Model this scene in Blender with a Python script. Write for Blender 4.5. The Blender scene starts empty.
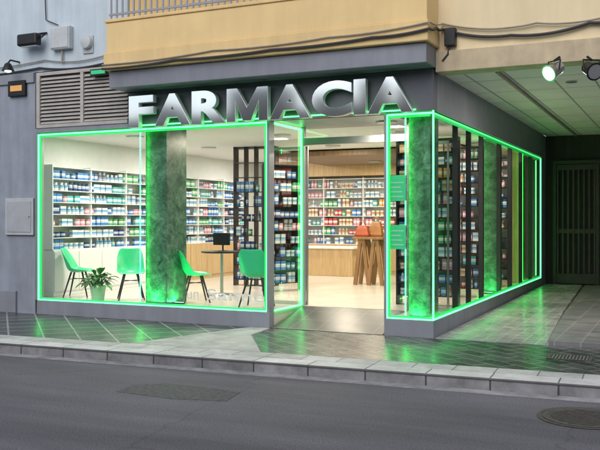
import bpy, bmesh, math, random
from mathutils import Vector, Matrix
R = math.radians
rnd = random.Random(7)
SC = bpy.context.scene
COL = SC.collection
CX, CY, CZ, F = 2.92, -10.22, 1.5, 828.0
def at(px, py, Y):
    a = (px-300)/F
    dx = -0.4226+a*0.9063; dy = 0.9063+a*0.4226
    t = (Y-CY)/dy
    return (CX+dx*t, Y, CZ+(220-py)/F*t)

# ------------------------------------------------------------ materials
def newmat(name):
    m = bpy.data.materials.new(name); m.use_nodes = True
    nt = m.node_tree; b = nt.nodes['Principled BSDF']
    return m, nt, b
def N(nt, t, **k):
    n = nt.nodes.new(t)
    for a, v in k.items():
        if a in n.inputs: n.inputs[a].default_value = v
        else: setattr(n, a, v)
    return n
def mat(name, c, rough=.6, metal=0., var=.18, scale=6., bump=.0, bscale=60., emit=None, es=0., stain=0.):
    m, nt, b = newmat(name)
    tc = N(nt, 'ShaderNodeTexCoord')
    n = N(nt, 'ShaderNodeTexNoise', Scale=scale, Detail=8., Roughness=.62)
    nt.links.new(tc.outputs['Object'], n.inputs['Vector'])
    r = N(nt, 'ShaderNodeValToRGB')
    r.color_ramp.elements[0].position = .3; r.color_ramp.elements[1].position = .72
    r.color_ramp.elements[0].color = tuple(x*(1-var) for x in c)+(1,)
    r.color_ramp.elements[1].color = tuple(min(1, x*(1+var)) for x in c)+(1,)
    nt.links.new(n.outputs['Fac'], r.inputs['Fac'])
    src = r.outputs['Color']
    if stain > 0:   # rain streaks, stretched along z
        mp = N(nt, 'ShaderNodeMapping'); mp.inputs['Scale'].default_value = (5, 5, .5)
        nt.links.new(tc.outputs['Object'], mp.inputs['Vector'])
        n3 = N(nt, 'ShaderNodeTexNoise', Scale=1.3, Detail=6.)
        nt.links.new(mp.outputs['Vector'], n3.inputs['Vector'])
        r3 = N(nt, 'ShaderNodeValToRGB'); r3.color_ramp.elements[0].position = .38; r3.color_ramp.elements[1].position = .62
        r3.color_ramp.elements[0].color = (1-stain,)*3+(1,); r3.color_ramp.elements[1].color = (1, 1, 1, 1)
        nt.links.new(n3.outputs['Fac'], r3.inputs['Fac'])
        mx = N(nt, 'ShaderNodeMix', data_type='RGBA', blend_type='MULTIPLY'); mx.inputs[0].default_value = 1
        nt.links.new(src, mx.inputs[6]); nt.links.new(r3.outputs['Color'], mx.inputs[7]); src = mx.outputs[2]
    nt.links.new(src, b.inputs['Base Color'])
    b.inputs['Roughness'].default_value = rough; b.inputs['Metallic'].default_value = metal
    if bump > 0:
        n2 = N(nt, 'ShaderNodeTexNoise', Scale=bscale, Detail=4.)
        nt.links.new(tc.outputs['Object'], n2.inputs['Vector'])
        bp = N(nt, 'ShaderNodeBump', Strength=bump, Distance=.01)
        nt.links.new(n2.outputs['Fac'], bp.inputs['Height']); nt.links.new(bp.outputs['Normal'], b.inputs['Normal'])
    if emit:
        b.inputs['Emission Color'].default_value = emit+(1,); b.inputs['Emission Strength'].default_value = es
    return m
def emis(name, c, s):
    m, nt, b = newmat(name)
    b.inputs['Base Color'].default_value = (*[min(.8, x) for x in c], 1)
    b.inputs['Emission Color'].default_value = (*c, 1); b.inputs['Emission Strength'].default_value = s
    return m
def glassmat(name, tint=(.95, .98, .97), refl=1.):
    m, nt, b = newmat(name); nt.nodes.remove(b)
    o = nt.nodes['Material Output']
    t = N(nt, 'ShaderNodeBsdfTransparent'); t.inputs['Color'].default_value = (*tint, 1)
    g = N(nt, 'ShaderNodeBsdfGlossy'); g.inputs['Roughness'].default_value = .0; g.inputs['Color'].default_value = (refl, refl, refl, 1)
    lw = N(nt, 'ShaderNodeLayerWeight'); lw.inputs['Blend'].default_value = .5
    pw = N(nt, 'ShaderNodeMath', operation='POWER'); pw.inputs[1].default_value = 4.5
    nt.links.new(lw.outputs['Facing'], pw.inputs[0])
    mr = N(nt, 'ShaderNodeMath', operation='MULTIPLY_ADD'); mr.inputs[1].default_value = .6; mr.inputs[2].default_value = .07
    nt.links.new(pw.outputs[0], mr.inputs[0])
    mx = N(nt, 'ShaderNodeMixShader')
    nt.links.new(mr.outputs[0], mx.inputs[0]); nt.links.new(t.outputs[0], mx.inputs[1]); nt.links.new(g.outputs[0], mx.inputs[2])
    nt.links.new(mx.outputs[0], o.inputs['Surface'])
    return m
def tilemat(name, c1, c2, mortar, w=.4, h=.4, rot=0., ms=.012, rough=.45, offset=.0, bump=.25, axes='xy', dirt=.3, rvar=.2):
    m, nt, b = newmat(name)
    tc = N(nt, 'ShaderNodeTexCoord'); mp = N(nt, 'ShaderNodeMapping')
    mp.inputs['Rotation'].default_value = (0, 0, rot)
    nt.links.new(tc.outputs['Object'], mp.inputs['Vector'])
    br = N(nt, 'ShaderNodeTexBrick'); br.offset = offset; br.squash = 1
    br.inputs['Scale'].default_value = 1; br.inputs['Brick Width'].default_value = w; br.inputs['Row Height'].default_value = h
    br.inputs['Mortar Size'].default_value = ms; br.inputs['Mortar Smooth'].default_value = .2; br.inputs['Bias'].default_value = 0
    br.inputs['Color1'].default_value = (*c1, 1); br.inputs['Color2'].default_value = (*c2, 1); br.inputs['Mortar'].default_value = (*mortar, 1)
    nt.links.new(mp.outputs['Vector'], br.inputs['Vector'])
    n = N(nt, 'ShaderNodeTexNoise', Scale=2.3, Detail=9., Roughness=.7); nt.links.new(tc.outputs['Object'], n.inputs['Vector'])
    r = N(nt, 'ShaderNodeValToRGB'); r.color_ramp.elements[0].position = .3; r.color_ramp.elements[1].position = .7
    r.color_ramp.elements[0].color = (1-dirt,)*3+(1,); r.color_ramp.elements[1].color = (1+dirt*.4,)*3+(1,)
    nt.links.new(n.outputs['Fac'], r.inputs['Fac'])
    mx = N(nt, 'ShaderNodeMix', data_type='RGBA', blend_type='MULTIPLY'); mx.inputs[0].default_value = 1
    nt.links.new(br.outputs['Color'], mx.inputs[6]); nt.links.new(r.outputs['Color'], mx.inputs[7])
    nt.links.new(mx.outputs[2], b.inputs['Base Color'])
    mr = N(nt, 'ShaderNodeMapRange'); mr.inputs['To Min'].default_value = rough-rvar*.5; mr.inputs['To Max'].default_value = rough+rvar
    nt.links.new(n.outputs['Fac'], mr.inputs['Value']); nt.links.new(mr.outputs[0], b.inputs['Roughness'])
    bp = N(nt, 'ShaderNodeBump', Strength=bump, Distance=.006); bp.invert = True
    nt.links.new(br.outputs['Fac'], bp.inputs['Height']); nt.links.new(bp.outputs['Normal'], b.inputs['Normal'])
    return m
def asphaltmat():
    m, nt, b = newmat('asphalt')
    tc = N(nt, 'ShaderNodeTexCoord')
    a = N(nt, 'ShaderNodeTexNoise', Scale=70., Detail=5., Roughness=.8); nt.links.new(tc.outputs['Object'], a.inputs['Vector'])
    ra = N(nt, 'ShaderNodeValToRGB'); ra.color_ramp.elements[0].position = .32; ra.color_ramp.elements[1].position = .7
    ra.color_ramp.elements[0].color = (.045, .045, .057, 1); ra.color_ramp.elements[1].color = (.25, .243, .285, 1)
    nt.links.new(a.outputs['Fac'], ra.inputs['Fac'])
    mp = N(nt, 'ShaderNodeMapping'); mp.inputs['Scale'].default_value = (.25, 1.3, 1)
    nt.links.new(tc.outputs['Object'], mp.inputs['Vector'])
    l = N(nt, 'ShaderNodeTexNoise', Scale=1.1, Detail=10., Roughness=.65); nt.links.new(mp.outputs['Vector'], l.inputs['Vector'])
    rl = N(nt, 'ShaderNodeValToRGB'); rl.color_ramp.elements[0].position = .3; rl.color_ramp.elements[1].position = .7
    rl.color_ramp.elements[0].color = (.6, .6, .62, 1); rl.color_ramp.elements[1].color = (1.25, 1.22, 1.25, 1)
    nt.links.new(l.outputs['Fac'], rl.inputs['Fac'])
    mx = N(nt, 'ShaderNodeMix', data_type='RGBA', blend_type='MULTIPLY'); mx.inputs[0].default_value = 1
    nt.links.new(ra.outputs['Color'], mx.inputs[6]); nt.links.new(rl.outputs['Color'], mx.inputs[7])
    # hairline cracks
    v = N(nt, 'ShaderNodeTexVoronoi', Scale=.4); v.feature = 'DISTANCE_TO_EDGE'
    dn = N(nt, 'ShaderNodeTexNoise', Scale=2.5, Detail=6.); nt.links.new(tc.outputs['Object'], dn.inputs['Vector'])
    vm = N(nt, 'ShaderNodeMix', data_type='RGBA'); vm.inputs[0].default_value = .35
    nt.links.new(tc.outputs['Object'], vm.inputs[6]); nt.links.new(dn.outputs['Color'], vm.inputs[7])
    nt.links.new(vm.outputs[2], v.inputs['Vector'])
    rc = N(nt, 'ShaderNodeValToRGB'); rc.color_ramp.elements[0].position = .0; rc.color_ramp.elements[1].position = .005
    rc.color_ramp.elements[0].color = (.72, .72, .72, 1); rc.color_ramp.elements[1].color = (1, 1, 1, 1)
    nt.links.new(v.outputs['Distance'], rc.inputs['Fac'])
    mx2 = N(nt, 'ShaderNodeMix', data_type='RGBA', blend_type='MULTIPLY'); mx2.inputs[0].default_value = 1
    nt.links.new(mx.outputs[2], mx2.inputs[6]); nt.links.new(rc.outputs['Color'], mx2.inputs[7])
    nt.links.new(mx2.outputs[2], b.inputs['Base Color'])
    b.inputs['Roughness'].default_value = .8
    bp = N(nt, 'ShaderNodeBump', Strength=.8, Distance=.01); nt.links.new(a.outputs['Fac'], bp.inputs['Height']); nt.links.new(bp.outputs['Normal'], b.inputs['Normal'])
    return m
def marblemat():
    m, nt, b = newmat('green_marble')
    tc = N(nt, 'ShaderNodeTexCoord')
    n = N(nt, 'ShaderNodeTexNoise', Scale=6., Detail=12., Roughness=.8, Distortion=.5); nt.links.new(tc.outputs['Object'], n.inputs['Vector'])
    r = N(nt, 'ShaderNodeValToRGB'); e = r.color_ramp.elements
    e[0].position = .36; e[0].color = (.015, .04, .028, 1); e[1].position = .70; e[1].color = (.26, .38, .31, 1)
    x = e.new(.47); x.color = (.055, .115, .085, 1)
    x = e.new(.56); x.color = (.12, .20, .16, 1)
    nt.links.new(n.outputs['Fac'], r.inputs['Fac']); nt.links.new(r.outputs['Color'], b.inputs['Base Color'])
    b.inputs['Roughness'].default_value = .3
    return m
def woodmat(name, c1, c2, rough=.5):
    m, nt, b = newmat(name)
    tc = N(nt, 'ShaderNodeTexCoord'); mp = N(nt, 'ShaderNodeMapping'); mp.inputs['Scale'].default_value = (9, 9, .8)
    nt.links.new(tc.outputs['Object'], mp.inputs['Vector'])
    n = N(nt, 'ShaderNodeTexNoise', Scale=2.5, Detail=8., Distortion=.8); nt.links.new(mp.outputs['Vector'], n.inputs['Vector'])
    r = N(nt, 'ShaderNodeValToRGB'); r.color_ramp.elements[0].position = .3; r.color_ramp.elements[1].position = .7
    r.color_ramp.elements[0].color = (*c1, 1); r.color_ramp.elements[1].color = (*c2, 1)
    nt.links.new(n.outputs['Fac'], r.inputs['Fac']); nt.links.new(r.outputs['Color'], b.inputs['Base Color'])
    b.inputs['Roughness'].default_value = rough
    return m
def packmat(name, base, band, lo=.32, hi=.68):
    m, nt, b = newmat(name)
    tc = N(nt, 'ShaderNodeTexCoord'); sp = N(nt, 'ShaderNodeSeparateXYZ'); nt.links.new(tc.outputs['Generated'], sp.inputs[0])
    r = N(nt, 'ShaderNodeValToRGB'); r.color_ramp.interpolation = 'CONSTANT'; e = r.color_ramp.elements
    e[0].position = 0; e[0].color = (*base, 1); e[1].position = hi; e[1].color = (*base, 1)
    x = e.new(lo); x.color = (*band, 1)
    x = e.new(lo+.09); x.color = (*[min(1, q*.8+.1) for q in base], 1)
    x = e.new(lo+.14); x.color = (*band, 1)
    nt.links.new(sp.outputs[2], r.inputs['Fac']); nt.links.new(r.outputs['Color'], b.inputs['Base Color'])
    b.inputs['Roughness'].default_value = .4
    return m

M = {}
M['asphalt'] = asphaltmat()
M['earth'] = mat('earth', (.09, .085, .08), .9)
M['concrete'] = mat('pavement_concrete', (.36, .36, .37), .75, var=.22, scale=3, bump=.15, bscale=90)
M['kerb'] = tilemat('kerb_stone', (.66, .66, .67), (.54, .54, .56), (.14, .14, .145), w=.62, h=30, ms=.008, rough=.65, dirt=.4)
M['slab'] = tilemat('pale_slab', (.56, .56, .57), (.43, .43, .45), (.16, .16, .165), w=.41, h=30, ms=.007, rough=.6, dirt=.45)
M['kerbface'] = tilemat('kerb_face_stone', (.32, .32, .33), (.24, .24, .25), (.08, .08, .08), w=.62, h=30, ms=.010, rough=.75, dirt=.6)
M['gutter'] = mat('gutter_concrete', (.33, .33, .34), .8, var=.4, scale=5)
M['darktile'] = tilemat('dark_diamond_tile', (.045, .05, .055), (.07, .075, .08), (.32, .33, .33), w=.42, h=.42, rot=R(45), ms=.013, rough=.26, dirt=.4)
M['gloss'] = tilemat('entrance_tile', (.035, .042, .042), (.10, .11, .11), (.24, .25, .25), w=.4, h=.2, rot=R(38), ms=.011, rough=.24, offset=.5, dirt=.45)
M['ramp'] = tilemat('ramp_stone', (.40, .40, .395), (.29, .29, .29), (.47, .47, .46), w=.16, h=.16, rot=R(0), ms=.010, rough=.2, dirt=.45, bump=.2)
M['lightstone'] = mat('wedge_concrete', (.42, .42, .43), .7, var=.28, scale=4, bump=.12)
M['entryramp'] = tilemat('entry_stone', (.045, .05, .05), (.075, .08, .08), (.15, .15, .15), w=.4, h=.4, ms=.008, rough=.3, dirt=.3)
M['greyclad'] = mat('grey_cladding', (.27, .285, .325), .45, var=.1, scale=2.2, stain=.1)
M['greymetal'] = mat('grey_metal', (.30, .31, .34), .38, .3, var=.1, scale=3)
M['darkmetal'] = mat('dark_mullion', (.035, .037, .04), .4, .4, var=.1, scale=3)
M['darkgrey'] = mat('dark_grey_fascia', (.12, .125, .145), .4, .2, var=.12, scale=2)
M['canopy'] = mat('canopy_panel', (.24, .25, .29), .42, .2, var=.1, scale=2, stain=.1)
M['lgrey'] = mat('grey_wall_stone', (.30, .33, .39), .7, var=.12, scale=3, bump=.1, stain=.15)
M['cream'] = mat('cream_paint', (.82, .60, .29), .8, var=.06, scale=1.5, bump=.12, bscale=140, stain=.05)
M['creamband'] = mat('cream_band', (.80, .58, .28), .8, var=.07, scale=1.5, bump=.12, bscale=140, stain=.08)
M['palewall'] = mat('pale_cream', (.82, .68, .43), .8, var=.06, scale=1.5, bump=.12, bscale=140, stain=.06)
M['blue'] = mat('pale_blue_paint', (.57, .66, .73), .8, var=.08, scale=1.5, bump=.1, bscale=120, stain=.12)
M['brown'] = mat('lintel_brown', (.58, .47, .31), .7, var=.14, stain=.15)
M['opp'] = mat('opposite_plaster', (.17, .165, .155), .85, var=.15, scale=1.5, stain=.2)
M['oppglass'] = mat('opposite_window', (.02, .022, .025), .3, .0)
M['vent'] = mat('vent_metal', (.48, .45, .42), .5, .2, var=.15)
M['ventdark'] = mat('vent_back', (.05, .047, .045), .8)
M['white'] = mat('white_paint', (.8, .8, .79), .6, var=.04)
M['whiteshelf'] = mat('white_laminate', (.82, .82, .82), .4, var=.03)
M['ceil'] = mat('shop_ceiling', (.74, .74, .73), .7, var=.04)
M['floor'] = tilemat('shop_floor_tile', (.70, .64, .57), (.67, .61, .55), (.54, .49, .43), w=.6, h=.6, ms=.004, rough=.2, dirt=.04, bump=.05, rvar=.08)
M['panelceil'] = tilemat('passage_ceiling_panel', (.88, .78, .80), (.84, .74, .76), (.36, .33, .34), w=.5, h=1.1, ms=.016, rough=.55, dirt=.12)
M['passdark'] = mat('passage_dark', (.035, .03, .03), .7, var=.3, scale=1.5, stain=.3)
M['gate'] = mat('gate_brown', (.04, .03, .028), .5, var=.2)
M['passfloor'] = tilemat('passage_floor_tile', (.24, .24, .245), (.19, .19, .195), (.30, .30, .30), w=.3, h=.3, rough=.3)
M['glass'] = glassmat('window_glass')
M['led'] = emis('green_led', (.08, 1., .20), 5.0)
M['ledhalo'] = emis('green_led_diffuser', (.03, .75, .18), .2)  # weak green glow standing in for the halo around the LED strips
M['ledlow'] = emis('green_led_soft', (.10, 1., .24), 1.2)
M['ledfloor'] = emis('green_led_floor', (.05, 1., .14), 9.0)
M['ledpillar'] = emis('green_led_pillar', (.012, 1., .08), 40.0)
M['lamp'] = emis('warm_lamp', (1, .92, .8), 8)
M['coldlamp'] = emis('cold_lamp', (.75, 1, .95), 3)
M['orange'] = emis('orange_lamp', (1, .42, .12), .16)
M['marble'] = marblemat()
M['black'] = mat('black_metal', (.018, .018, .02), .4, .3)
M['iron'] = mat('cast_iron', (.075, .072, .072), .6, .5, var=.35, scale=20, bump=.3)
M['chair'] = mat('green_plastic', (.05, .62, .29), .38, var=.05)
M['wood'] = woodmat('oak_wood', (.20, .10, .042), (.33, .18, .08))
M['dwood'] = woodmat('brown_wood', (.16, .095, .05), (.27, .17, .09))
M['lwood'] = woodmat('light_wood', (.50, .33, .16), (.66, .47, .26))
M['letter'] = mat('letter_face', (.88, .91, .91), .09, .95, var=.05, scale=2)
M['letterside'] = mat('letter_return', (.7, .73, .73), .35, .2)
M['steel'] = mat('brushed_steel', (.55, .55, .56), .3, .9, var=.08)
M['cable'] = mat('cable_rubber', (.05, .048, .05), .6)
M['cablegrey'] = mat('cable_grey', (.36, .32, .26), .6)
M['boxgrey'] = mat('meter_box_plastic', (.46, .48, .50), .55, var=.1)
M['boxdoor'] = mat('meter_box_door', (.40, .42, .45), .5, var=.1)
M['boxwhite'] = mat('junction_box_plastic', (.52, .55, .57), .5, var=.1)
M['leaf'] = mat('plant_leaf', (.06, .22, .05), .45, var=.5, scale=15)
M['soil'] = mat('potting_soil', (.03, .022, .015), .9)
M['potwhite'] = mat('pale_green_pot', (.45, .72, .5), .35, var=.04)
M['poster'] = mat('green_poster', (.04, .50, .22), .5, var=.1, emit=(.05, .8, .3), es=.18)
M['posterink'] = mat('poster_ink', (.45, .75, .55), .5, var=.05)
M['red'] = mat('red_leather', (.38, .08, .035), .45, var=.25)
M['brownbag'] = mat('brown_leather', (.36, .15, .05), .45, var=.25)
M['decal'] = mat('window_decal', (.78, .78, .76), .5)
PACK = [('white', (.78, .78, .77), (.12, .35, .62)), ('blue', (.06, .22, .55), (.75, .78, .8)), ('teal', (.08, .42, .45), (.75, .8, .78)),
        ('green', (.09, .42, .18), (.78, .78, .74)), ('orange', (.75, .32, .06), (.8, .75, .6)), ('pink', (.70, .28, .38), (.8, .75, .75)),
        ('cream', (.74, .66, .50), (.45, .2, .1)), ('red', (.55, .06, .06), (.78, .75, .72)), ('grey', (.45, .47, .5), (.1, .12, .2)), ('navy', (.03, .06, .2), (.6, .65, .72))]
PM = {n: packmat('pack_'+n, b, d) for n, b, d in PACK}

# ------------------------------------------------------------ builder
ORG = {}
class B:
    def __init__(s): s.v = []; s.f = []
    def add(s, vs, fs):
        o = len(s.v); s.v += [tuple(p) for p in vs]; s.f += [tuple(i+o for i in f) for f in fs]; return s
    def box(s, x0, x1, y0, y1, z0, z1, M4=None):
        vs = [Vector(p) for p in ((x0, y0, z0), (x1, y0, z0), (x1, y1, z0), (x0, y1, z0), (x0, y0, z1), (x1, y0, z1), (x1, y1, z1), (x0, y1, z1))]
        if M4: vs = [M4 @ p for p in vs]
        return s.add(vs, [(0, 3, 2, 1), (4, 5, 6, 7), (0, 1, 5, 4), (1, 2, 6, 5), (2, 3, 7, 6), (3, 0, 4, 7)])
    def prism(s, poly, z0, z1):
        n = len(poly)
        zt = z1 if isinstance(z1, (list, tuple)) else [z1]*n
        vs = [(x, y, z0) for x, y in poly]+[(x, y, zt[i]) for i, (x, y) in enumerate(poly)]
        fs = [tuple(range(n-1, -1, -1)), tuple(range(n, 2*n))]+[(i, (i+1) % n, n+(i+1) % n, n+i) for i in range(n)]
        return s.add(vs, fs)
    def pane(s, x0, x1, y0, y1, z0, z1):     # one sheet of glass
        return s.add([(x0, y0, z0), (x1, y1, z0), (x1, y1, z1), (x0, y0, z1)], [(0, 1, 2, 3)])
    def tube(s, pts, r, n=8, r2=None):
        pts = [Vector(p) for p in pts]; k = len(pts); vs = []; fs = []
        for i, p in enumerate(pts):
            t = (pts[min(i+1, k-1)]-pts[max(i-1, 0)]).normalized()
            u = t.orthogonal().normalized() if abs(t.z) > .95 else t.cross(Vector((0, 0, 1))).normalized()
            w = t.cross(u)
            rr = r if r2 is None else r+(r2-r)*i/(k-1)
            for j in range(n):
                a = 2*math.pi*j/n; vs.append(p+(u*math.cos(a)+w*math.sin(a))*rr)
        for i in range(k-1):
            for j in range(n):
                fs.append((i*n+j, i*n+(j+1) % n, (i+1)*n+(j+1) % n, (i+1)*n+j))
        fs.append(tuple(range(n-1, -1, -1))); fs.append(tuple((k-1)*n+j for j in range(n)))
        return s.add(vs, fs)
    def lathe(s, prof, c=(0, 0, 0), n=20, M4=None):
        vs = []; fs = []; k = len(prof)
        for r, z in prof:
            for j in range(n):
                a = 2*math.pi*j/n; p = Vector((r*math.cos(a), r*math.sin(a), z))
                if M4: p = M4 @ p
                vs.append(p+Vector(c))
        for i in range(k-1):
            for j in range(n):
                fs.append((i*n+j, i*n+(j+1) % n, (i+1)*n+(j+1) % n, (i+1)*n+j))
        fs.append(tuple(range(n-1, -1, -1))); fs.append(tuple((k-1)*n+j for j in range(n)))
        return s.add(vs, fs)
    def mesh(s, name, m, org):
        me = bpy.data.meshes.new(name)
        me.from_pydata([(x-org[0], y-org[1], z-org[2]) for x, y, z in s.v], [], s.f)
        bm = bmesh.new(); bm.from_mesh(me); bmesh.ops.recalc_face_normals(bm, faces=bm.faces); bm.to_mesh(me); bm.free()
        me.materials.append(m); return me
    def build(s, name, m, parent=None, bevel=0., smooth=False, org=None):
        if isinstance(m, str): m = M[m]
        if parent is not None: o3 = ORG[parent.name]
        elif org is not None: o3 = org
        else:
            xs = [p[0] for p in s.v]; ys = [p[1] for p in s.v]; zs = [p[2] for p in s.v]
            o3 = ((min(xs)+max(xs))/2, (min(ys)+max(ys))/2, min(zs))
        me = s.mesh(name, m, o3)
        o = bpy.data.objects.new(name, me); COL.objects.link(o)
        if parent is not None: o.parent = parent
        else: o.location = o3
        ORG[o.name] = o3
        if smooth:
            for p in me.polygons: p.use_smooth = True
            try: me.set_sharp_from_angle(angle=R(40))
            except Exception: pass
        if bevel > 0:
            b = o.modifiers.new('bevel', 'BEVEL'); b.width = bevel; b.segments = 2; b.limit_method = 'ANGLE'
        return o
def tag(o, label=None, cat=None, group=None, kind=None):
    if label: o['label'] = label
    if cat: o['category'] = cat
    if group: o['group'] = group
    if kind: o['kind'] = kind
    return o
def thing(name, label, cat, loc=(0, 0, 0), group=None, local=False, rz=0.):
    o = bpy.data.objects.new(name, None); COL.objects.link(o); o.location = loc; o.rotation_euler = (0, 0, rz)
    o.empty_display_size = .2
    ORG[o.name] = (0, 0, 0) if local else tuple(loc)
    return tag(o, label, cat, group)
def struct(o): o['kind'] = 'structure'; return o
def copy_tree(o, parent=None):
    c = o.copy(); COL.objects.link(c); c.parent = parent; ORG[c.name] = (0, 0, 0)
    for ch in list(o.children): copy_tree(ch, c)
    return c

# ------------------------------------------------------------ setting
ky = lambda x: -2.42+.045*x
struct(B().box(-150, 150, -150, 150, -.5, -.15).build('ground', 'earth', org=(0, 0, -.15)))
struct(B().prism([(-60, -14), (60, -14), (60, ky(60)), (-60, ky(-60))], -.145, -.12).build('road', 'asphalt', org=(0, 0, -.12)))
struct(B().prism([(-30, ky(-30)+.3), (30, ky(30)+.3), (30, 9.6), (-30, 9.6)], -.14, 0).build('pavement', 'concrete', org=(0, 0, 0)))
th = math.atan(.045)
def strip(name, m, y0, y1, z0, z1, bevel=0):
    o = B().box(-30, 30, y0, y1, z0, z1).build(name, m, org=(0, 0, 0), bevel=bevel)
    o.location = (0, ky(0), 0); o.rotation_euler.z = th; struct(o)
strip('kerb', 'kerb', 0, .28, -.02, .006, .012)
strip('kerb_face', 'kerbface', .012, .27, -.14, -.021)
strip('pavement_slab_row', 'slab', .286, .56, -.02, .007, .004)
strip('gutter', 'gutter', -.14, .01, -.14, -.113)
KI = .57
struct(B().prism([(-30, ky(-30)+KI), (-3.2, ky(-3.2)+KI), (-2.62, -.04), (-30, -.04)], -.01, .005).build('tiled_pavement', 'darktile', org=(0, 0, 0)))
struct(B().prism([(-3.18, ky(-3.18)+KI), (-1.45, ky(-1.45)+KI), (-2.2, -.75), (-2.3, -.04), (-2.6, -.04)], -.01, .009).build('pavement_wedge', 'lightstone', org=(0, 0, 0)))
struct(B().prism([(-1.43, ky(-1.43)+KI), (30, ky(30)+KI), (30, -.0), (.0, -.035), (-2.28, -.035), (-2.18, -.75)], -.01, .006).build('entrance_pavement', 'gloss', org=(0, 0, 0)))
struct(B().prism([(.06, .0), (1.4, -.05), (1.15, 3.5), (.85, 8.9), (.06, 8.9)], -.01, [.012, .012, .045, .075, .075]).build('passage_path', 'ramp', org=(0, 0, 0)))
struct(B().prism([(1.43, -.02), (6, -.02), (6, 9.2), (.9, 9.2), (.9, 8.9), (1.19, 3.5)], -.01, .06).build('passage_floor', 'passfloor', org=(0, 0, 0)))

# building across the street, behind the viewpoint: what the glass and the metal letters mirror
ob = thing('opposite_building', 'plain low plastered building across the street with dark shuttered windows', 'building', (-8, -15.5, 0))
B().box(-45, 30, -25, -15.5, -.14, 5.1).build('wall', 'opp', ob)
B().box(-45, 30, -15.6, -15.3, 5.102, 5.24).build('cornice', 'opp', ob)
for i in range(14):
    x = -30+i*3.3
    B().box(x, x+1.3, -15.5, -15.46, .9 if i % 3 else -.1, 2.4).build('window', 'oppglass', ob)
    B().box(x, x+1.2, -15.5, -15.46, 3.2, 4.7).build('window', 'oppglass', ob)
for x, h, ww in ((-15.2, .55, .8), (-11.9, .95, 2.2), (-8.6, .5, 1.1), (-6.9, .9, .7), (-5.6, .6, .9)):  # unseen roof blocks, added and sized to shape the letters' reflection
    B().box(x, x+ww, -17, -15.8, 5.11, 5.24+h).build('mirrored_roof_block', 'opp', ob)

# ------------------------------------------------------------ pharmacy building
LX = -7.02      # inner face of the shop's left wall
pb = thing('pharmacy_building', 'corner building with glazed green lit ground floor shop under a cream balcony and upper wall', 'building', (-3.2, 0, 0))
P = lambda b, n, m, par=pb, **k: b.build(n, m, par, **k)
P(B().prism([(LX-.05, .13), (-2.32, .13), (-2.32, 1.02), (-.61, 1.02), (-.61, .13), (-.125, .13), (-.125, 8.75), (LX-.05, 8.75)], -.01, .22), 'floor', 'floor')
P(B().box(LX-.05, -.145, .15, 8.7, 2.93, 3.1), 'ceiling', 'ceil')
P(B().box(LX-.2, LX, .15, 8.9, 0, 3.4), 'left_wall', 'white')
P(B().box(LX, -.41, 8.7, 8.9, 0, 3.4), 'back_wall', 'white')
P(B().box(-6.2, -.42, 8.2, 8.69, 2.56, 2.928), 'wood_header', 'lwood')
P(B().box(-4.9, -.9, 5.2, 8.15, 2.80, 2.9), 'ceiling_raft', 'dwood')
P(B().box(-.4, .03, 8.63, 9.19, 0, 3.398), 'passage_corner_wall', 'greyclad')
# plinths
P(B().box(-6.46, -2.3, -.03, .12, 0, .225), 'plinth', 'greyclad', bevel=.006)
P(B().box(-.63, .03, -.03, .12, 0, .225).box(-.12, .03, .12, 8.62, 0, .225), 'corner_plinth', 'greyclad', bevel=.006)
# fascia
P(B().box(-4.68, .03, -.03, .14, 2.89, 3.42), 'fascia', 'darkgrey', bevel=.006)
P(B().box(-.14, .03, .142, 8.62, 2.89, 3.44), 'side_fascia', 'greyclad')
P(B().box(-6.5, -4.682, -.03, .14, 2.89, 2.955).box(-6.5, -4.682, .06, .14, 2.957, 3.86), 'header', 'greyclad')
# vent grille over the left window
vg = P(B().box(-6.44, -4.69, .0, .05, 2.96, 3.83), 'vent_grille', 'ventdark')
fr = B().box(-6.46, -6.39, -.045, -.002, 2.96, 3.84).box(-6.39, -4.69, -.045, -.002, 2.96, 3.01).box(-6.39, -4.69, -.045, -.002, 3.79, 3.84).box(-5.58, -5.52, -.044, -.002, 3.012, 3.788)
fr.build('frame', 'vent', vg)
lv = B()
for k in range(13):
    z = 3.04+k*.058
    T = Matrix.Translation((0, -.018, z)) @ Matrix.Rotation(R(50), 4, 'X')
    lv.box(-6.385, -5.585, -.028, .028, -.004, .004, T); lv.box(-5.515, -4.69, -.028, .028, -.004, .004, T)
lv.build('louvre', 'vent', vg)
# canopy + balcony
P(B().box(-4.71, .06, -.45, -.032, 3.42, 3.665), 'canopy', 'canopy', bevel=.008)
bal = P(B().box(-4.72, .08, -.5, -.002, 3.93, 4.36), 'balcony', 'cream', bevel=.01)
P(B().box(-4.75, .10, -.53, -.002, 3.67, 3.928), 'balcony_slab', 'creamband', bal, bevel=.012)
P(B().box(-4.74, .09, -.52, -.36, 4.362, 4.41), 'coping', 'creamband', bal, bevel=.01)
rl = B()
for k in range(47): rl.box(-4.68+k*.1, -4.655+k*.1, -.46, -.445, 4.41, 5.3)
rl.box(-4.70, .05, -.475, -.43, 5.3, 5.34).box(-4.70, .05, -.465, -.44, 4.47, 4.5)
P(rl, 'railing', 'greymetal', bal)
P(B().box(-4.68, 12, .002, 9.5, 3.462, 9), 'upper_wall', 'palewall')
P(B().box(-4.675, -.0, -.001, .0015, 4.0, 8.9), 'balcony_back_wall', 'cream')
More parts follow.
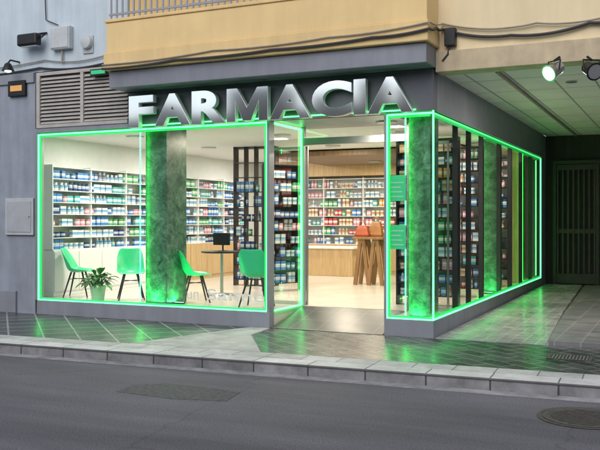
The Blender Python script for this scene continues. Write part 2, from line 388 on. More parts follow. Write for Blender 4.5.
# passage
P(B().box(.035, 6.1, .26, 9.4, 3.40, 3.46), 'passage_ceiling', 'panelceil')
P(B().box(.062, 6.1, -.06, .255, 3.36, 3.62), 'passage_lintel', 'brown', bevel=.008)
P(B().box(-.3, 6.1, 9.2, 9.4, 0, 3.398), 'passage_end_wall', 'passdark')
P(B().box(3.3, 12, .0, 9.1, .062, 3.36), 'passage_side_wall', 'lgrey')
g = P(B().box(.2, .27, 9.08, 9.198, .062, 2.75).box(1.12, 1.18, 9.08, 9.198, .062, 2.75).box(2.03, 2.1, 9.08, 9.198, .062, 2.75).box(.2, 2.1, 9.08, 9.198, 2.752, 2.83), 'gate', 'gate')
for x0, x1 in ((.272, 1.118), (1.182, 2.028)):
    q = B().box(x0, x1, 9.11, 9.14, .08, .3).box(x0, x1, 9.11, 9.14, 2.62, 2.74).box(x0, x1, 9.11, 9.14, 1.2, 1.3)
    for k in range(8):
        xx = x0+.03+(x1-x0-.06)*k/7
        q.box(xx-.02, xx+.02, 9.1, 9.135, .3, 2.62)
    q.build('gate_leaf', 'gate', g)
# windows
def window(name, frame, panes, leds, m='greymetal'):
    w = P(frame, name, m)
    for q in panes: q.build('glass_pane', 'glass', w)
    for q in leds:
        mm = 'led'
        if isinstance(q, tuple): q, mm = q
        q.build('painted_halo' if mm == 'ledhalo' else 'light_strip', mm, w)  # dimmer strips are added, with the LED halo put into their colour
    return w
wf = B().box(-6.5, -6.45, -.03, .12, .226, 2.888).box(-2.34, -2.30, -.03, .12, .226, 2.888).box(-6.45, -2.34, .0, .1, 2.865, 2.888)
wl = window('front_window', wf, [B().pane(-6.45, -4.385, .035, .035, .228, 2.864), B().pane(-4.375, -2.342, .035, .035, .228, 2.864)],
    [B().box(-6.449, -6.434, -.02, .015, .226, 2.86), B().box(-2.357, -2.342, -.02, .015, .226, 2.86), B().box(-6.433, -2.358, -.02, .015, 2.847, 2.863), B().box(-6.433, -2.358, -.02, .01, .227, .241),
     (B().box(-6.433, -6.405, .0, .025, .246, 2.842), 'ledhalo'), (B().box(-2.39, -2.358, .0, .025, .246, 2.842), 'ledhalo'), (B().box(-6.404, -2.391, .0, .025, 2.815, 2.842), 'ledhalo'), (B().box(-6.404, -2.391, .0, .025, .243, .263), 'ledhalo')])
wf = B().box(-.63, -.60, -.03, .12, .226, 2.888).box(-.60, .0, .0, .1, 2.868, 2.888)
wc = window('corner_window', wf, [B().pane(-.60, -.035, .035, .035, .228, 2.866)],
    [B().box(-.599, -.586, -.02, .015, .226, 2.86), B().box(-.585, .008, -.022, .013, 2.850, 2.866), B().box(-.585, .008, -.022, .01, .227, .241), B().box(.013, .029, -.024, .0, .226, 2.888),
     (B().box(-.585, -.56, .0, .025, .246, 2.846), 'ledhalo'), (B().box(-.559, -.03, .0, .025, 2.82, 2.846), 'ledhalo'), (B().box(-.559, -.03, .0, .025, .243, .265), 'ledhalo')])
wf = B().box(-.1, .02, 8.55, 8.62, .226, 2.888).box(-.1, .0, .05, 8.55, 2.868, 2.888)
ms = (1.29, 2.08, 2.92, 4.3, 5.3, 6.4, 7.5)
for y in ms: wf.box(-.075, -.003, y, y+.045, .226, 2.867)
ys = [.037]+[v for y in ms for v in (y-.001, y+.046)]+[8.548]
ws = window('side_window', wf, [B().pane(-.035, -.035, ys[2*i], ys[2*i+1], .228, 2.866) for i in range(len(ys)//2)],
    [(B().box(.002, .026, .014, 8.53, 2.848, 2.866), 'ledlow'), (B().box(.002, .024, .014, 8.53, .227, .244), 'ledfloor'), B().box(.003, .027, 8.53, 8.555, .227, 2.866),
     (B().box(.0, .012, .03, 8.52, .2445, .28), 'ledhalo'), (B().box(.0, .012, .03, 8.52, 2.81, 2.8475), 'ledhalo')], 'darkmetal')
# entrance
ef = B().box(-2.30, -2.26, 1.02, 1.1, .222, 2.88).box(-.66, -.62, 1.02, 1.1, .222, 2.88).box(-2.26, -.66, 1.02, 1.1, 2.62, 2.72)
en = P(ef, 'entrance', 'greymetal')
B().pane(-2.314, -2.314, .122, 1.02, .228, 2.86).build('glass_pane', 'glass', en)
B().pane(-.622, -.622, .122, 1.02, .228, 2.86).build('glass_pane', 'glass', en)
B().pane(-2.26, -.66, 1.06, 1.06, 2.722, 2.87).build('glass_pane', 'glass', en)
B().box(-2.305, -2.285, .13, 1.015, 2.84, 2.86).build('light_strip', 'led', en)
B().box(-2.305, -2.285, .995, 1.015, .23, 2.838).build('light_strip', 'led', en)
B().box(-2.305, -2.285, .13, .993, .226, .24).build('light_strip', 'led', en)
P(B().box(-2.3, -.6, .142, 1.3, 2.885, 2.927), 'entrance_soffit', 'greymetal')
P(B().prism([(-2.28, -.028), (-.65, -.028), (-.65, 1.018), (-2.28, 1.018)], -.005, [.012, .012, .216, .216]), 'entrance_ramp', 'entryramp')
for x0, x1 in ((-2.88, -2.24), (-.68, -.08)):     # both leaves slid open
    d = B().box(x0, x1, 1.12, 1.15, .225, .27).box(x0, x1, 1.12, 1.15, 2.57, 2.61).box(x0, x0+.025, 1.12, 1.15, .27, 2.57).box(x1-.025, x1, 1.12, 1.15, .27, 2.57).build('sliding_door', 'steel', en)
    B().pane(x0+.025, x1-.025, 1.135, 1.135, .271, 2.569).build('door_glass', 'glass', en)
# pillars with one vertical green light strip at a corner
def pillar(x0, x1, y0, y1, strips, m='marble'):
    p = P(B().box(x0, x1, y0, y1, .222, 2.926), 'pillar', m, bevel=.008)
    for x, y in strips: B().box(x, x+.009, y, y+.009, .26, 2.88).build('light_strip', 'ledpillar', p)
pillar(-4.56, -4.18, .24, .8, [(-4.585, .13)])
pillar(-.36, -.07, .17, .56, [(-.385, .095)])
pillar(-.36, -.07, 4.36, 4.75, [(-.385, 4.29)])
pillar(-.4, -.09, 6.9, 7.3, [(-.085, 6.86)], 'lwood')

# ------------------------------------------------------------ text helper
def letter_mesh(txt, w, h, depth, bold=.03):
    cu = bpy.data.curves.new('text', 'FONT'); cu.body = txt; cu.extrude = .5; cu.offset = bold; cu.resolution_u = 6
    o = bpy.data.objects.new('text', cu); COL.objects.link(o)
    bpy.context.view_layer.update()
    me = bpy.data.meshes.new_from_object(o.evaluated_get(bpy.context.evaluated_depsgraph_get()))
    bpy.data.objects.remove(o)
    xs = [v.co.x for v in me.vertices]; ys = [v.co.y for v in me.vertices]
    x0, x1, y0, y1 = min(xs), max(xs), min(ys), max(ys)
    sx = (w/(x1-x0)) if w else h/(y1-y0)
    for v in me.vertices:
        x, y, z = v.co
        v.co = ((x-x0)*sx, -z*depth, (y-y0)*h/(y1-y0))
    bm = bmesh.new(); bm.from_mesh(me); bmesh.ops.remove_doubles(bm, verts=bm.verts, dist=1e-5); bmesh.ops.recalc_face_normals(bm, faces=bm.faces); bm.to_mesh(me); bm.free()
    return me
sg = thing('shop_sign', 'big silver channel letters spelling FARMACIA above the shop window under the canopy', 'sign', (-2.43, -.14, 2.86))
widths = [('F', .44), ('A', .615), ('R', .55), ('M', .65), ('A', .615), ('C', .57), ('I', .17), ('A', .615)]
tot = sum(w for _, w in widths); gap = (4.37-tot)/7
x = -4.56
LH = .47
for ch, w in widths:
    if ch == 'M':
        pl = [(0, 0), (.145, 0), (.145, .56*LH), (w/2-.065, .02*LH), (w/2+.065, .02*LH), (w-.145, .56*LH), (w-.145, 0), (w, 0), (w, LH), (w-.17, LH), (w/2, .42*LH), (.17, LH), (0, LH)]
        b = B(); n = len(pl)
        b.add([(u, -.045, v) for u, v in pl]+[(u, .045, v) for u, v in pl], [tuple(range(n)), tuple(range(2*n-1, n-1, -1))]+[(i, (i+1) % n, n+(i+1) % n, n+i) for i in range(n)])
        me = b.mesh('letter', M['letter'], (0, 0, 0))
    else:
        me = letter_mesh(ch, w, LH, .09, .046); me.name = 'letter'; me.materials.clear(); me.materials.append(M['letter'])
    me.materials.append(M['letterside'])
    for p in me.polygons: p.material_index = 0 if abs(p.normal.y) > .7 else 1
    o = bpy.data.objects.new('letter', me); COL.objects.link(o); o.parent = sg; o.location = (x+2.43, .0, 0)
    o['label'] = 'letter %s of the sign' % ch
    bv = o.modifiers.new('bevel', 'BEVEL'); bv.width = .006; bv.segments = 2; bv.limit_method = 'ANGLE'; bv.material = 1
    x += w+gap
B().box(-4.6, -.2, -.06, -.035, 2.9, 2.915).build('back_light', 'led', sg)
for txt, pxx, ww, hh in (('un', 187, .2, .11), ('Sanne', 207, .93, .16)):
    me = letter_mesh(txt, ww, hh, .003, .0); me.materials.clear(); me.materials.append(M['decal'])
    o = bpy.data.objects.new('window_lettering', me); COL.objects.link(o); o.parent = wl
    px = at(pxx, 300, .02); o.location = (px[0]+3.2, .021, .35)

# ------------------------------------------------------------ neighbouring building
nb = thing('neighbouring_building', 'building left of the shop with grey stone ground floor and pale blue upper wall', 'building', (-10, 0, 0))
B().prism([(-20, .0), (-6.52, .0), (-6.52, .135), (-7.25, .135), (-7.25, 9.5), (-20, 9.5)], 0, 3.86).build('lower_wall', 'lgrey', nb)
B().box(-20, -6.9, -.04, -.002, 0, .35).build('base_course', 'greyclad', nb, bevel=.006)
B().box(-20, -6.53, -.03, -.002, 3.70, 3.86).build('string_course', 'greyclad', nb, bevel=.006)
B().box(-20, -4.69, .001, 9.5, 3.864, 9).build('upper_wall', 'blue', nb)

# ------------------------------------------------------------ wall fittings
def pxbox(x0, y0, x1, y1, Y):
    a = at(x0, y1, Y); b = at(x1, y0, Y); return a[0], b[0], a[2], b[2]
x0, x1, z0, z1 = pxbox(5, 198, 33, 235, -.04)
t = thing('meter_box', 'flat grey meter box set on the stone wall left of the window', 'meter box', ((x0+x1)/2, 0, z0))
B().box(x0, x1, -.04, -.003, z0, z1).build('case', 'boxgrey', t, bevel=.008)
dd = B().box(x0+.04, x1-.04, -.05, -.041, z0+.05, z1-.05).build('door', 'boxdoor', t, bevel=.004)
B().lathe([(.012, -.0), (.012, .008), (.001, .009)], (x1-.07, -.05, (z0+z1)/2), 12, Matrix.Rotation(R(90), 4, 'X')).build('lock', 'steel', dd)
x0, x1, z0, z1 = pxbox(50, 25, 69, 50, -.1)
t = thing('junction_box', 'pale square junction box high on the blue wall', 'junction box', ((x0+x1)/2, 0, z0))
B().box(x0, x1, -.1, .0, z0, z1).build('case', 'boxwhite', t, bevel=.012)
B().box(x0+.02, x1-.02, -.112, -.101, z0+.02, z1-.02).build('lid', 'boxwhite', t, bevel=.006)
B().tube([((x0+x1)/2, -.04, z0), ((x0+x1)/2, -.04, z0-.2)], .015).build('conduit', 'cablegrey', t)
p = at(86, 42, -.06)
t = thing('alarm_siren', 'small round grey siren on the blue wall beside the balcony end', 'siren', (p[0], 0, p[2]-.12))
Mx = Matrix.Rotation(R(90), 4, 'X')
B().lathe([(.1, -.0), (.105, .05), (.095, .085), (.05, .1), (.001, .102)], (p[0], .0, p[2]), 24, Mx).build('dome', 'boxwhite', t, smooth=True)
B().box(p[0]-.1, p[0]+.1, -.02, .0, p[2]-.17, p[2]+.11).build('base_plate', 'boxgrey', t, bevel=.01)
p = at(30, 40, -.15)
t = thing('floodlight', 'black floodlight on a bracket high on the blue wall', 'lamp', (p[0], 0, p[2]-.12))
B().box(p[0]-.2, p[0]+.2, -.24, -.1, p[2]-.1, p[2]+.09, ).build('housing', 'black', t, bevel=.03)
B().box(p[0]-.17, p[0]+.17, -.2, -.12, p[2]-.112, p[2]-.101).build('lens', 'steel', t)
B().tube([(p[0]-.22, -.17, p[2]), (p[0]-.22, -.02, p[2]+.12), (p[0]+.22, -.02, p[2]+.12), (p[0]+.22, -.17, p[2])], .014).build('bracket', 'black', t)
p = at(8, 69, -.25)
t = thing('wall_lamp', 'lit white wall lamp at the left edge below the black floodlight', 'lamp', (p[0], 0, p[2]-.06))
B().lathe([(.02, .1), (.05, .08), (.095, -.02), (.1, -.03)], (p[0], -.25, p[2]), 20).build('shade', 'black', t, smooth=True)
B().lathe([(.001, -.06), (.05, -.045), (.06, -.01), (.03, .03)], (p[0], -.25, p[2]), 16).build('bulb', 'coldlamp', t, smooth=True)
B().tube([(p[0], -.25, p[2]+.09), (p[0], -.2, p[2]+.15), (p[0], -.0, p[2]+.15)], .014).build('arm', 'black', t)
x0, x1, z0, z1 = pxbox(9, 80, 26, 97, -.03)
t = thing('wall_lantern', 'small square wall lantern glowing dull orange beside the vent grille', 'lantern', ((x0+x1)/2, 0, z0))
B().box(x0, x1, -.06, .0, z0, z1).build('case', 'black', t, bevel=.01)
B().box(x0+.06, x1-.06, -.066, -.0605, z0+.08, z1-.08).build('diffuser', 'orange', t)
x0, x1, z0, z1 = pxbox(90, 68, 106, 76, -.12)
t = thing('emergency_sign', 'small green lit plate under the left end of the balcony', 'sign', ((x0+x1)/2, 0, z0))
B().box(x0, x1, -.12, -.06, z0, z1).build('case', 'black', t, bevel=.005)
B().box(x0+.02, x1-.02, -.126, -.121, z0+.02, z1-.02).build('panel', 'poster', t)
def cable(pts, r, lab, m='cable', n=14, sag=.0):
    out = []
    for i in range(len(pts)-1):
        a, b = Vector(pts[i]), Vector(pts[i+1])
        for k in range(n):
            u = k/n; q = a.lerp(b, u); q.z -= 4*sag*u*(1-u); out.append(q)
    out.append(Vector(pts[-1]))
    return tag(B().tube(out, r, 6).build('cable', m, smooth=True), lab, 'cable')
cable([(-9, -.03, 3.93), at(40, 68, -.03), at(106, 63, -.03)], .018, 'thick dark cable along the foot of the blue wall', sag=.05)
cable([(-9, -.03, 4.05), at(45, 60, -.03), at(106, 55, -.03)], .01, 'thin grey cable above the thick one on the blue wall', 'cablegrey', sag=.06)
cable([at(44, -30, -.03), at(46, 20, -.03), at(58, 25, -.03)], .009, 'thin dark cable dropping to the pale junction box', sag=.0)
cable([(-4.76, -.55, 3.69), (-3.5, -.555, 3.72), (-2.0, -.555, 3.73), (-.6, -.555, 3.76), (.13, -.555, 3.80), (.14, -.3, 3.86), (.14, -.02, 3.9)], .018, 'dark cable clipped along the lower edge of the cream balcony', sag=.02)
cable([(-4.76, -.548, 3.75), (-2.9, -.548, 3.80), (-1.2, -.55, 3.82), (.13, -.55, 3.88), (.14, -.02, 3.97)], .01, 'thin brown cable just above the dark one on the balcony edge', 'cablegrey', sag=.025)
cable([(.14, -.03, 3.9), (1.0, -.04, 3.74), (1.9, -.04, 3.8), (3.2, -.04, 3.84), (6, -.04, 3.9)], .02, 'thick dark cable sagging over the passage opening', sag=.05)
cable([(.14, -.03, 3.97), (1.3, -.04, 3.86), (2.4, -.04, 3.93), (6, -.04, 4.0)], .012, 'thin grey cable above the thick one over the passage', 'cablegrey', sag=.07)
x0, x1, z0, z1 = pxbox(444, 27, 455, 46, -.1)
t = thing('cable_box', 'dark cable box on the cream wall beside the balcony corner', 'junction box', ((x0+x1)/2, 0, z0))
B().box(x0, x1, -.1, .0, z0, z1).build('case', 'black', t, bevel=.01)
B().tube([((x0+x1)/2-.02, -.05, z0), ((x0+x1)/2-.03, -.06, z0-.1), ((x0+x1)/2-.1, -.06, z0-.18)], .015).build('lead', 'cable', t)
# passage spotlights
def spot(px, py, lens, lab, body, rx, rz):
    p = at(px, py, -.2)
    t = thing('spotlight', lab, 'spotlight', p, local=True)
    t.rotation_euler = (0, 0, rz)
    Mr = Matrix.Rotation(R(rx), 4, 'X')
    B().lathe([(.03, -.14), (.07, -.12), (.08, .0), (.1, .06), (.105, .075), (.085, .075)], (0, 0, 0), 24, Mr).build('housing', body, t, smooth=True)
    B().lathe([(.084, .076), (.084, .082)], (0, 0, 0), 24, Mr).build('lens', lens, t)
    B().tube([(-.1, 0, 0), (-.1, .02, .12), (.1, .02, .12), (.1, 0, 0)], .01).build('bracket', 'black', t)
    B().tube([(0, .02, .12), (0, .1, .17)], .016).build('arm', 'black', t)
    return t
spot(553, 71, 'coldlamp', 'round spotlight with lit greenish lens under the passage beam', 'steel', 118, R(-40))
spot(592, 70, 'steel', 'black unlit spotlight right of the lit one', 'black', 115, R(35))
t = B().tube([(.75, .3, 3.375), (.72, 5, 3.375), (.7, 9.1, 3.375)], .022).build('conduit', 'cablegrey', smooth=True)
tag(t, 'grey conduit pipe running along the passage ceiling', 'pipe')

# ------------------------------------------------------------ ground fittings
t = thing('manhole_cover', 'round iron manhole cover in the asphalt near the kerb', 'manhole cover', (2.17, -3.1, -.119))
B().lathe([(.38, 0), (.38, .006), (.345, .006), (.345, .002)], (2.17, -3.1, -.119), 40).build('ring', 'iron', t)
B().lathe([(.335, 0), (.335, .008), (.3, .008), (.29, .005), (.001, .005)], (2.17, -3.1, -.1185), 40).build('lid', 'iron', t)
rb = B()
for k in range(-5, 6):
    L = math.sqrt(max(.0, .27**2-(k*.05)**2)); rb.box(2.17-L, 2.17+L, -3.1+k*.05-.012, -3.1+k*.05+.012, -.114, -.109)
rb.build('rib', 'iron', t)
def grate(cx, cy, z, w, d, n, lab, rz=0):
    t = thing('drain_grate', lab, 'drain', (cx, cy, z), local=True, rz=rz)
    B().box(-w/2, w/2, -d/2, -d/2+.035, 0, .008).box(-w/2, w/2, d/2-.035, d/2, 0, .008).box(-w/2, -w/2+.035, -d/2+.035, d/2-.035, 0, .008).box(w/2-.035, w/2, -d/2+.035, d/2-.035, 0, .008).build('frame', 'iron', t)
    B().box(-w/2+.035, w/2-.035, -d/2+.035, d/2-.035, 0, .002).build('pit', 'black', t)
    q = B()
    for k in range(n):
        x = -w/2+.035+(w-.07)*(k+.5)/n; q.box(x-.009, x+.009, -d/2+.035, d/2-.035, .003, .007)
    q.build('bar', 'steel', t)
grate(1.78, -.85, .007, .46, .34, 11, 'small square drain grate in the dark pavement by the passage', th)
struct(B().prism([(-1.95, -3.88), (-1.3, -3.92), (-.8, -3.8), (-.88, -3.4), (-1.35, -3.34), (-1.75, -3.36), (-2.0, -3.55)], -.13, -.1170).build('road_patch', mat('tar_patch', (.08, .078, .09), .75, var=.5, scale=20, bump=.5, bscale=100), org=(-1.4, -3.6, -.117)))

# ------------------------------------------------------------ shop interior
def box_mesh(kind, cname):
    m = PM[cname]; b = B()
    if kind == 'medicine_box': b.box(-.048, .048, -.035, .035, 0, .13)
    elif kind == 'carton': b.box(-.035, .035, -.03, .03, 0, .155)
    elif kind == 'bottle': b.lathe([(.03, 0), (.034, .01), (.034, .1), (.014, .12), (.014, .128), (.019, .129), (.019, .155), (.001, .156)], n=10)
    elif kind == 'jar': b.lathe([(.038, 0), (.042, .01), (.042, .07), (.036, .076), (.044, .078), (.044, .1), (.001, .101)], n=12)
    return b.mesh(kind+'_'+cname, m, (0, 0, 0))
PME = {(k, c[0]): box_mesh(k, c[0]) for k in ('medicine_box', 'carton', 'bottle', 'jar') for c in PACK}
KW = {'medicine_box': ('medicine box', 'box', .105), 'carton': ('tall carton', 'box', .08), 'bottle': ('bottle', 'bottle', .075), 'jar': ('jar', 'jar', .095)}
ORD = ['bottom', 'second', 'third', 'fourth', 'fifth', 'sixth', 'seventh', 'eighth', 'ninth', 'tenth', 'eleventh', 'twelfth']
def shelving(label, loc, rz, W, D, z0, rows, dz, side, unit, palette, back=True, cabinet=None, name='shelving_unit', dens=1., nposts=3, kinds=('medicine_box', 'carton', 'bottle', 'jar'), maxrow=99, back_m='whiteshelf', big=1.):
    t = thing(name, label, 'shelving', loc, local=True, rz=rz)
    H = z0+rows*dz
    if back: B().box(-W/2+.001, W/2-.001, D-.015, D, z0, H).build('back_panel', back_m, t)
    for k in range(nposts):
        x = -W/2+(W-.02)*k/(nposts-1)
        B().box(x, x+.02, 0 if k in (0, nposts-1) else .03, D-.016, z0 if cabinet else 0, H+.03).build('side_panel', side, t)
    for r in range(rows+1):
        B().box(-W/2+.021, W/2-.021, .002, D-.017, z0+r*dz-.012, z0+r*dz).build('shelf', side, t)
    if cabinet:
        c = B().box(-W/2, W/2, -.03, D, 0, z0-.014).build('base_cabinet', cabinet, t)
        n = max(2, int(W/.6))
        for k in range(n):
            B().box(-W/2+W*k/n+.008, -W/2+W*(k+1)/n-.008, -.045, -.031, .08, z0-.04).build('cabinet_door', cabinet, c)
    Rm = Matrix.Rotation(rz, 4, 'Z')
    for r in range(min(rows, maxrow)):
        x = -W/2+.08
        while x < W/2-.08:
            k = rnd.choice(kinds); cn = rnd.choice(palette); rep = rnd.choice((1, 2, 2, 3, 4))
            sv = rnd.uniform(.72, 1)
            for q in range(rep):
                bx = big*rnd.uniform(.9, 1.15) if big > 1 else 1.
                w = KW[k][2]*bx
                if x > W/2-.07: break
                if rnd.random() < .95*dens:
                    o = bpy.data.objects.new(k, PME[(k, cn)]); COL.objects.link(o)
                    p = Rm @ Vector((x, .08+rnd.random()*.03, 0))
                    o.location = (loc[0]+p.x, loc[1]+p.y, loc[2]+z0+r*dz+.001); o.rotation_euler.z = rz+rnd.uniform(-.12, .12)
                    s = min(1.3, (dz-.02)/.156*sv); o.scale = (bx*.97, 1, s)
                    tag(o, '%s %s on %s shelf of the %s' % (cn, KW[k][0], ORD[r], unit), KW[k][1], '%s products on the %s' % (cn, unit))
                x += w+.010
            x += rnd.choice((.0, .01, .03))
    return t
cool = ['white', 'white', 'blue', 'white', 'white', 'grey', 'navy', 'green', 'pink', 'white', 'blue', 'teal']
warm = ['white', 'cream', 'orange', 'pink', 'red', 'green', 'cream', 'white', 'blue']
FZ = .222
shelving('white wall shelving nearest the street window full of blue and white packs', (LX+.345, 2.12, FZ), R(90), 3.1, .33, .78, 7, .2, 'whiteshelf', 'white wall rack nearest the window', cool, cabinet='whiteshelf', nposts=4, big=1.35, kinds=('medicine_box', 'medicine_box', 'carton', 'bottle', 'jar'))
shelving('white wall shelving farther back behind the left marble pillar', (LX+.345, 5.75, FZ), R(90), 3.3, .33, .78, 7, .2, 'whiteshelf', 'white wall rack behind the pillar', cool, cabinet='lwood', nposts=4, dens=.95, big=1.2)
shelving('long back wall shelving facing the entrance with mixed packs', (-4.6, 8.34, FZ), 0, 3.1, .33, .7, 7, .225, 'whiteshelf', 'back wall rack facing the door', warm+['white', 'teal'], cabinet='lwood', nposts=4)
shelving('back wall shelving near the side window with warm coloured packs', (-1.65, 8.34, FZ), 0, 2.4, .33, .7, 7, .225, 'lwood', 'back wall rack by side window', warm, cabinet='lwood', nposts=4, dens=.8, back_m='lwood')
for y, od in ((1.75, 'first'), (3.35, 'second'), (5.7, 'third')):
    shelving('black framed display rack ending at the side window, %s from the street' % od, (-.6, y, FZ), 0, .92, .28, .15, 12, .195, 'black', '%s black side window rack' % od, warm+['pink', 'teal'], back=True, name='display_rack', nposts=2, dens=1.05, back_m='whiteshelf')
shelving('black metal display rack just inside the entrance', (-3.55, 3.2, FZ), R(60), .8, .3, .15, 9, .235, 'black', 'black rack inside the entrance', cool, back=True, name='display_rack', nposts=2, dens=1., back_m='black')
shelving('tall black lattice shelf reaching the shop ceiling behind the nearest green chair', (-4.7, 4.0, FZ), R(8), .86, .26, .12, 9, .285, 'black', 'tall black lattice shelf', cool, back=False, name='lattice_shelf', nposts=5, dens=.95, maxrow=7)
# counter, trestle display
c = thing('sales_counter', 'light wooden sales counter at the back of the shop', 'counter', (-4.5, 7.4, FZ))
B().box(-5.3, -3.9, 7.2, 7.7, FZ, FZ+.62).build('body', 'lwood', c, bevel=.006)
B().box(-5.35, -3.85, 7.14, 7.75, FZ+.622, FZ+.67).build('countertop', 'whiteshelf', c, bevel=.006)
d = thing('display_table', 'brown wooden trestle display table with splayed A shaped legs seen through the entrance', 'table', (-2.72, 5.2, FZ))
TZ = 1.17
B().box(-3.04, -2.40, 4.98, 5.42, TZ-.05, TZ).build('tabletop', 'wood', d, bevel=.006)
for yy in (5.06, 5.34):
    for cx in (-2.86, -2.58):
        for sx in (-1, 1):
            tx, bx = cx+sx*.03, cx+sx*.14
            vs = []
            for z, xx in ((FZ, bx), (TZ-.052, tx)):
                vs += [(xx-.035, yy-.03+.002*sx, z), (xx+.035, yy-.03+.002*sx, z), (xx+.035, yy+.03+.002*sx, z), (xx-.035, yy+.03+.002*sx, z)]
            B().add(vs, [(0, 3, 2, 1), (4, 5, 6, 7), (0, 1, 5, 4), (1, 2, 6, 5), (2, 3, 7, 6), (3, 0, 4, 7)]).build('leg', 'wood', d)
for x, yb, w, h, m, lab in ((-2.87, 5.12, .27, .22, 'red', 'brown red handbag at the left end of the trestle table'), (-2.64, 5.26, .27, .29, 'brownbag', 'taller brown handbag at the right end of the trestle table')):
    t = thing('handbag', lab, 'bag', (x, yb, TZ+.002))
    vs = []
    for z, ww, dd in ((0, w/2, .07), (.04, w/2+.01, .08), (h*.7, w/2-.02, .055), (h, w/2-.05, .03)):
        vs += [(x-ww, yb-dd, TZ+.002+z), (x+ww, yb-dd, TZ+.002+z), (x+ww, yb+dd, TZ+.002+z), (x-ww, yb+dd, TZ+.002+z)]
    fs = [(0, 3, 2, 1), (12, 13, 14, 15)]
    for i in range(3):
        for j in range(4): fs.append((i*4+j, i*4+(j+1) % 4, i*4+4+(j+1) % 4, i*4+4+j))
    B().add(vs, fs).build('body', m, t, bevel=.012)
    for s in (-1, 1):
        B().tube([(x+math.cos(a)*w*.22, yb+s*.02, TZ+h-.01+math.sin(a)*.11) for a in [math.pi*k/10 for k in range(11)]], .008, 6).build('handle', m, t, smooth=True)
t = thing('bistro_table', 'small round dark table between the green chairs and the marble pillar', 'table', (-4.25, 2.0, FZ))
B().lathe([(.34, .72), (.35, .73), (.35, .745), (.34, .75)], (-4.25, 2.0, FZ), 32).build('tabletop', 'black', t)
B().lathe([(.22, .0), (.2, .02), (.03, .04), (.025, .7), (.08, .718)], (-4.25, 2.0, FZ), 20).build('pedestal', 'steel', t, smooth=True)
t = thing('computer_monitor', 'small dark computer monitor on the round table', 'monitor', (-4.25, 2.0, FZ+.751))
B().box(-4.42, -4.1, 2.0, 2.03, FZ+.85, FZ+1.06).build('screen', 'black', t, bevel=.006)
B().lathe([(.09, .751), (.085, .76), (.015, .765), (.015, .87)], (-4.25, 2.04, FZ), 16).build('stand', 'black', t)

# green shell chairs
def make_chair(label):
    t = thing('shell_chair', label, 'chair', (0, 0, 0), local=True, group='green shell chairs by the window')
    prof = [(.235, .425, .19, .0), (.2, .44, .215, .012), (.1, .425, .225, .03), (-.03, .41, .225, .05), (-.13, .42, .22, .075), (-.185, .475, .215, .085), (-.21, .56, .215, .07), (-.235, .66, .21, .045), (-.262, .76, .19, .02), (-.275, .815, .14, .005)]
    vs = []; fs = []; n = 8
    for i, (y, z, w, cu) in enumerate(prof):
        for j in range(n+1):
            u = -1+2*j/n; e = abs(u)**2.4
            if i < 4: p = (u*w, y, z+e*cu*1.3)
            elif i == 4: p = (u*w, y+e*cu*.9, z+e*cu*1.1)
            else: p = (u*w, y+e*cu*1.5, z+e*.01)
            vs.append(p)
    for i in range(len(prof)-1):
        for j in range(n):
            a = i*(n+1)+j; fs.append((a, a+1, a+n+2, a+n+1))
    o = B().add(vs, fs).build('shell', 'chair', t, smooth=True)
    s = o.modifiers.new('solid', 'SOLIDIFY'); s.thickness = .012
    u = o.modifiers.new('sub', 'SUBSURF'); u.levels = 1; u.render_levels = 2
    for sx in (-1, 1):
        for sy in (-1, 1):
            B().tube([(sx*.1, sy*.09-.01, .415), (sx*.2, sy*.2-.01, .0)], .016, 8, .011).build('leg', 'black', t, smooth=True)
    B().tube([(-.13, .12, .3), (.13, -.14, .3)], .006, 6).tube([(-.13, -.14, .3), (.13, .12, .3)], .006, 6).build('brace', 'black', t)
    return t
chair = make_chair('green shell chair in the far left corner of the window beside the plant')
labs = [None, 'green shell chair between the potted plant and the left marble pillar', 'green shell chair just right of the left marble pillar', 'green shell chair nearest the entrance seen from behind']
for i, (px, y, rz) in enumerate([(79, .75, -65), (131, .75, -140), (196, .8, -50), (257, .55, 10)]):
    o = chair if i == 0 else copy_tree(chair)
    if i: o['label'] = labs[i]
    q = at(px, 0, y); o.location = (q[0], y, FZ); o.rotation_euler.z = R(rz)
    if i == 3: o.scale = (1.05,)*3
# plant
q = at(98, 0, .35)
t = thing('potted_plant', 'leafy green houseplant in a pale green pot inside the left window', 'plant', (q[0], .35, FZ))
B().lathe([(.085, 0), (.095, .01), (.125, .22), (.125, .235), (.112, .235), (.105, .2)], (q[0], .35, FZ), 28).build('pot', 'potwhite', t, smooth=True)
B().lathe([(.106, .19), (.106, .205), (.001, .21)], (q[0], .35, FZ), 20).build('soil', 'soil', t)
lf = B(); st = B()
for k in range(60):
    a = rnd.uniform(0, 2*math.pi); el = rnd.uniform(.1, 1.3); L = rnd.uniform(.16, .36); w = rnd.uniform(.035, .065)
    b0 = Vector((q[0], .35, FZ+.2)); dr = Vector((math.cos(a)*math.cos(el), math.sin(a)*math.cos(el)*.7, math.sin(el)))
    p0 = b0+dr*L*.55+Vector((0, 0, .05)); sd = dr.cross(Vector((0, 0, 1))).normalized()
    st.tube([b0, p0], .004, 5)
    pts = []
    for i, (u, ww) in enumerate(((0, .15), (.25, .9), (.55, 1), (.8, .6), (1, .05))):
        c = p0+dr*L*.75*u+Vector((0, 0, -.13*u*u)); pts += [c-sd*w*ww+Vector((0, 0, .012*ww)), c, c+sd*w*ww+Vector((0, 0, .012*ww))]
    lf.add(pts, [f for i in range(4) for f in ((i*3, i*3+1, i*3+4, i*3+3), (i*3+1, i*3+2, i*3+5, i*3+4))])
lf.build('foliage', 'leaf', t, smooth=True); st.build('stem', 'leaf', t)
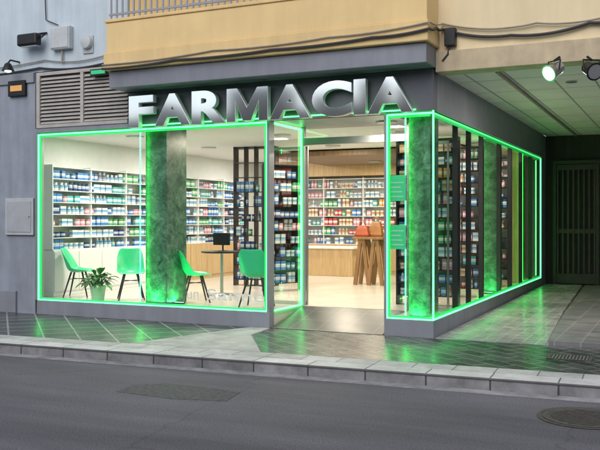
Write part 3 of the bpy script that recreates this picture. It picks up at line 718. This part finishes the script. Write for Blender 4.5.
# posters in corner window
for i, (y0, y1) in enumerate(((175, 201), (225, 249))):
    x0, x1, z0, z1 = pxbox(389, y0, 406, y1, .06)
    t = thing('poster', ['upper green poster behind the narrow corner window', 'lower green poster behind the narrow corner window'][i], 'poster', ((x0+x1)/2, .06, z0))
    B().box(x0, x1, .055, .06, z0, z1).build('sheet', 'poster', t)
    q = B()
    for k in range(4): q.box(x0+.03, x1-.03-.02*(k % 3), .052, .0545, z0+.05+k*.06, z0+.066+k*.06)
    q.build('print', 'posterink', t)

# ceiling lamps
def area(name, loc, sx, sy, e, c, rot=(0, 0, 0), parent=None):
    l = bpy.data.lights.new(name, 'AREA'); l.shape = 'RECTANGLE'; l.size = sx; l.size_y = sy; l.energy = e; l.color = c
    o = bpy.data.objects.new(name, l); COL.objects.link(o); o.location = loc; o.rotation_euler = rot
    if parent:
        o.parent = parent; po = ORG[parent.name]; o.location = (loc[0]-po[0], loc[1]-po[1], loc[2]-po[2])
    return o
plac = ['front left', 'front middle', 'middle left', 'middle centre', 'back left', 'back centre', 'middle right', 'back right', 'front right']
for i, (x, y) in enumerate([(-5.6, 1.4), (-3.2, 2.2), (-5.6, 3.8), (-3.2, 4.4), (-5.6, 6.6), (-3.3, 7.0), (-1.2, 2.6), (-.6, 4.9), (-.9, .85)]):
    t = thing('ceiling_light', 'round recessed ceiling light at the %s of the shop' % plac[i], 'ceiling light', (x, y, 2.9), group='shop ceiling lights')
    zz = -.13 if i == 5 else (-.045 if i == 8 else 0)
    B().lathe([(.15, 2.908), (.15, 2.929), (.125, 2.929), (.125, 2.912)], (x, y, zz), 28).build('ring', 'steel', t)
    B().lathe([(.124, 2.914), (.124, 2.92)], (x, y, zz), 28).build('diffuser', 'lamp', t)
    area('lamp', (x, y, 2.9+zz), .24, .24, 54 if i < 7 else 36, (1, .93, .84) if x < -4 else (1, .87, .68), parent=t)
# added round light to brighten the passage ceiling and offset its green
x, y = 1.5, 1.6
t = thing('passage_fill_light', 'small round added fill light in the passage ceiling near the street', 'ceiling light', (x, y, 3.38))
B().lathe([(.075, .0), (.075, .018), (.055, .018), (.055, .004)], (x, y, 3.38), 20).build('ring', 'steel', t)
B().lathe([(.054, .006), (.054, .012)], (x, y, 3.38), 20).build('diffuser', 'lamp', t)
area('lamp', (x, y, 3.372), .1, .1, 45, (1, .86, .84), parent=t)
# green floor uplights at pillars
for i, (x, y, e, lab) in enumerate([(-4.37, .13, 6, 'in front of the left pillar'), (-4.09, .45, 6, 'right of the left pillar'), (-.25, .085, 4, 'before the corner pillar'), (-.2, 4.2, 5, 'before the second side window pillar')]):
    z = FZ
    t = thing('floor_uplight', 'green floor uplight '+lab, 'uplight', (x, y, z))
    B().box(x-.08, x+.08, y-.025, y+.025, z+.001, z+.02).build('housing', 'black', t)
    B().box(x-.07, x+.07, y-.02, y+.02, z+.021, z+.026).build('lens', 'led', t)
    area('lamp', (x, y, z+.03), .14, .04, e, (.04, 1, .22), rot=(R(180), 0, 0), parent=t)

# ------------------------------------------------------------ light, world, camera
w = bpy.data.worlds.new('World'); SC.world = w; w.use_nodes = True
nt = w.node_tree; bg = nt.nodes['Background']
sk = nt.nodes.new('ShaderNodeTexSky'); sk.sky_type = 'NISHITA'; sk.sun_disc = False
sk.sun_elevation = R(40); sk.sun_rotation = R(180); sk.air_density = 1.; sk.dust_density = 1.5
hs = nt.nodes.new('ShaderNodeHueSaturation'); hs.inputs['Saturation'].default_value = .68
nt.links.new(sk.outputs[0], hs.inputs['Color']); nt.links.new(hs.outputs[0], bg.inputs[0]); bg.inputs[1].default_value = .15
sl = bpy.data.lights.new('sun', 'SUN'); sl.energy = 1.2; sl.angle = R(50); sl.color = (1, .96, .92)
so = bpy.data.objects.new('sun', sl); COL.objects.link(so)
so.rotation_euler = (R(50), 0, R(0))
cam = bpy.data.cameras.new('camera'); co = bpy.data.objects.new('camera', cam); COL.objects.link(co)
cam.sensor_width = 36; cam.lens = 36*F/600; cam.shift_y = -5/600; cam.clip_end = 400; cam.clip_start = .05
co.location = (CX, CY, CZ); co.rotation_euler = (R(90), 0, R(25))
SC.camera = co
SC.view_settings.view_transform = 'Standard'; SC.view_settings.look = 'None'; SC.view_settings.exposure = 0
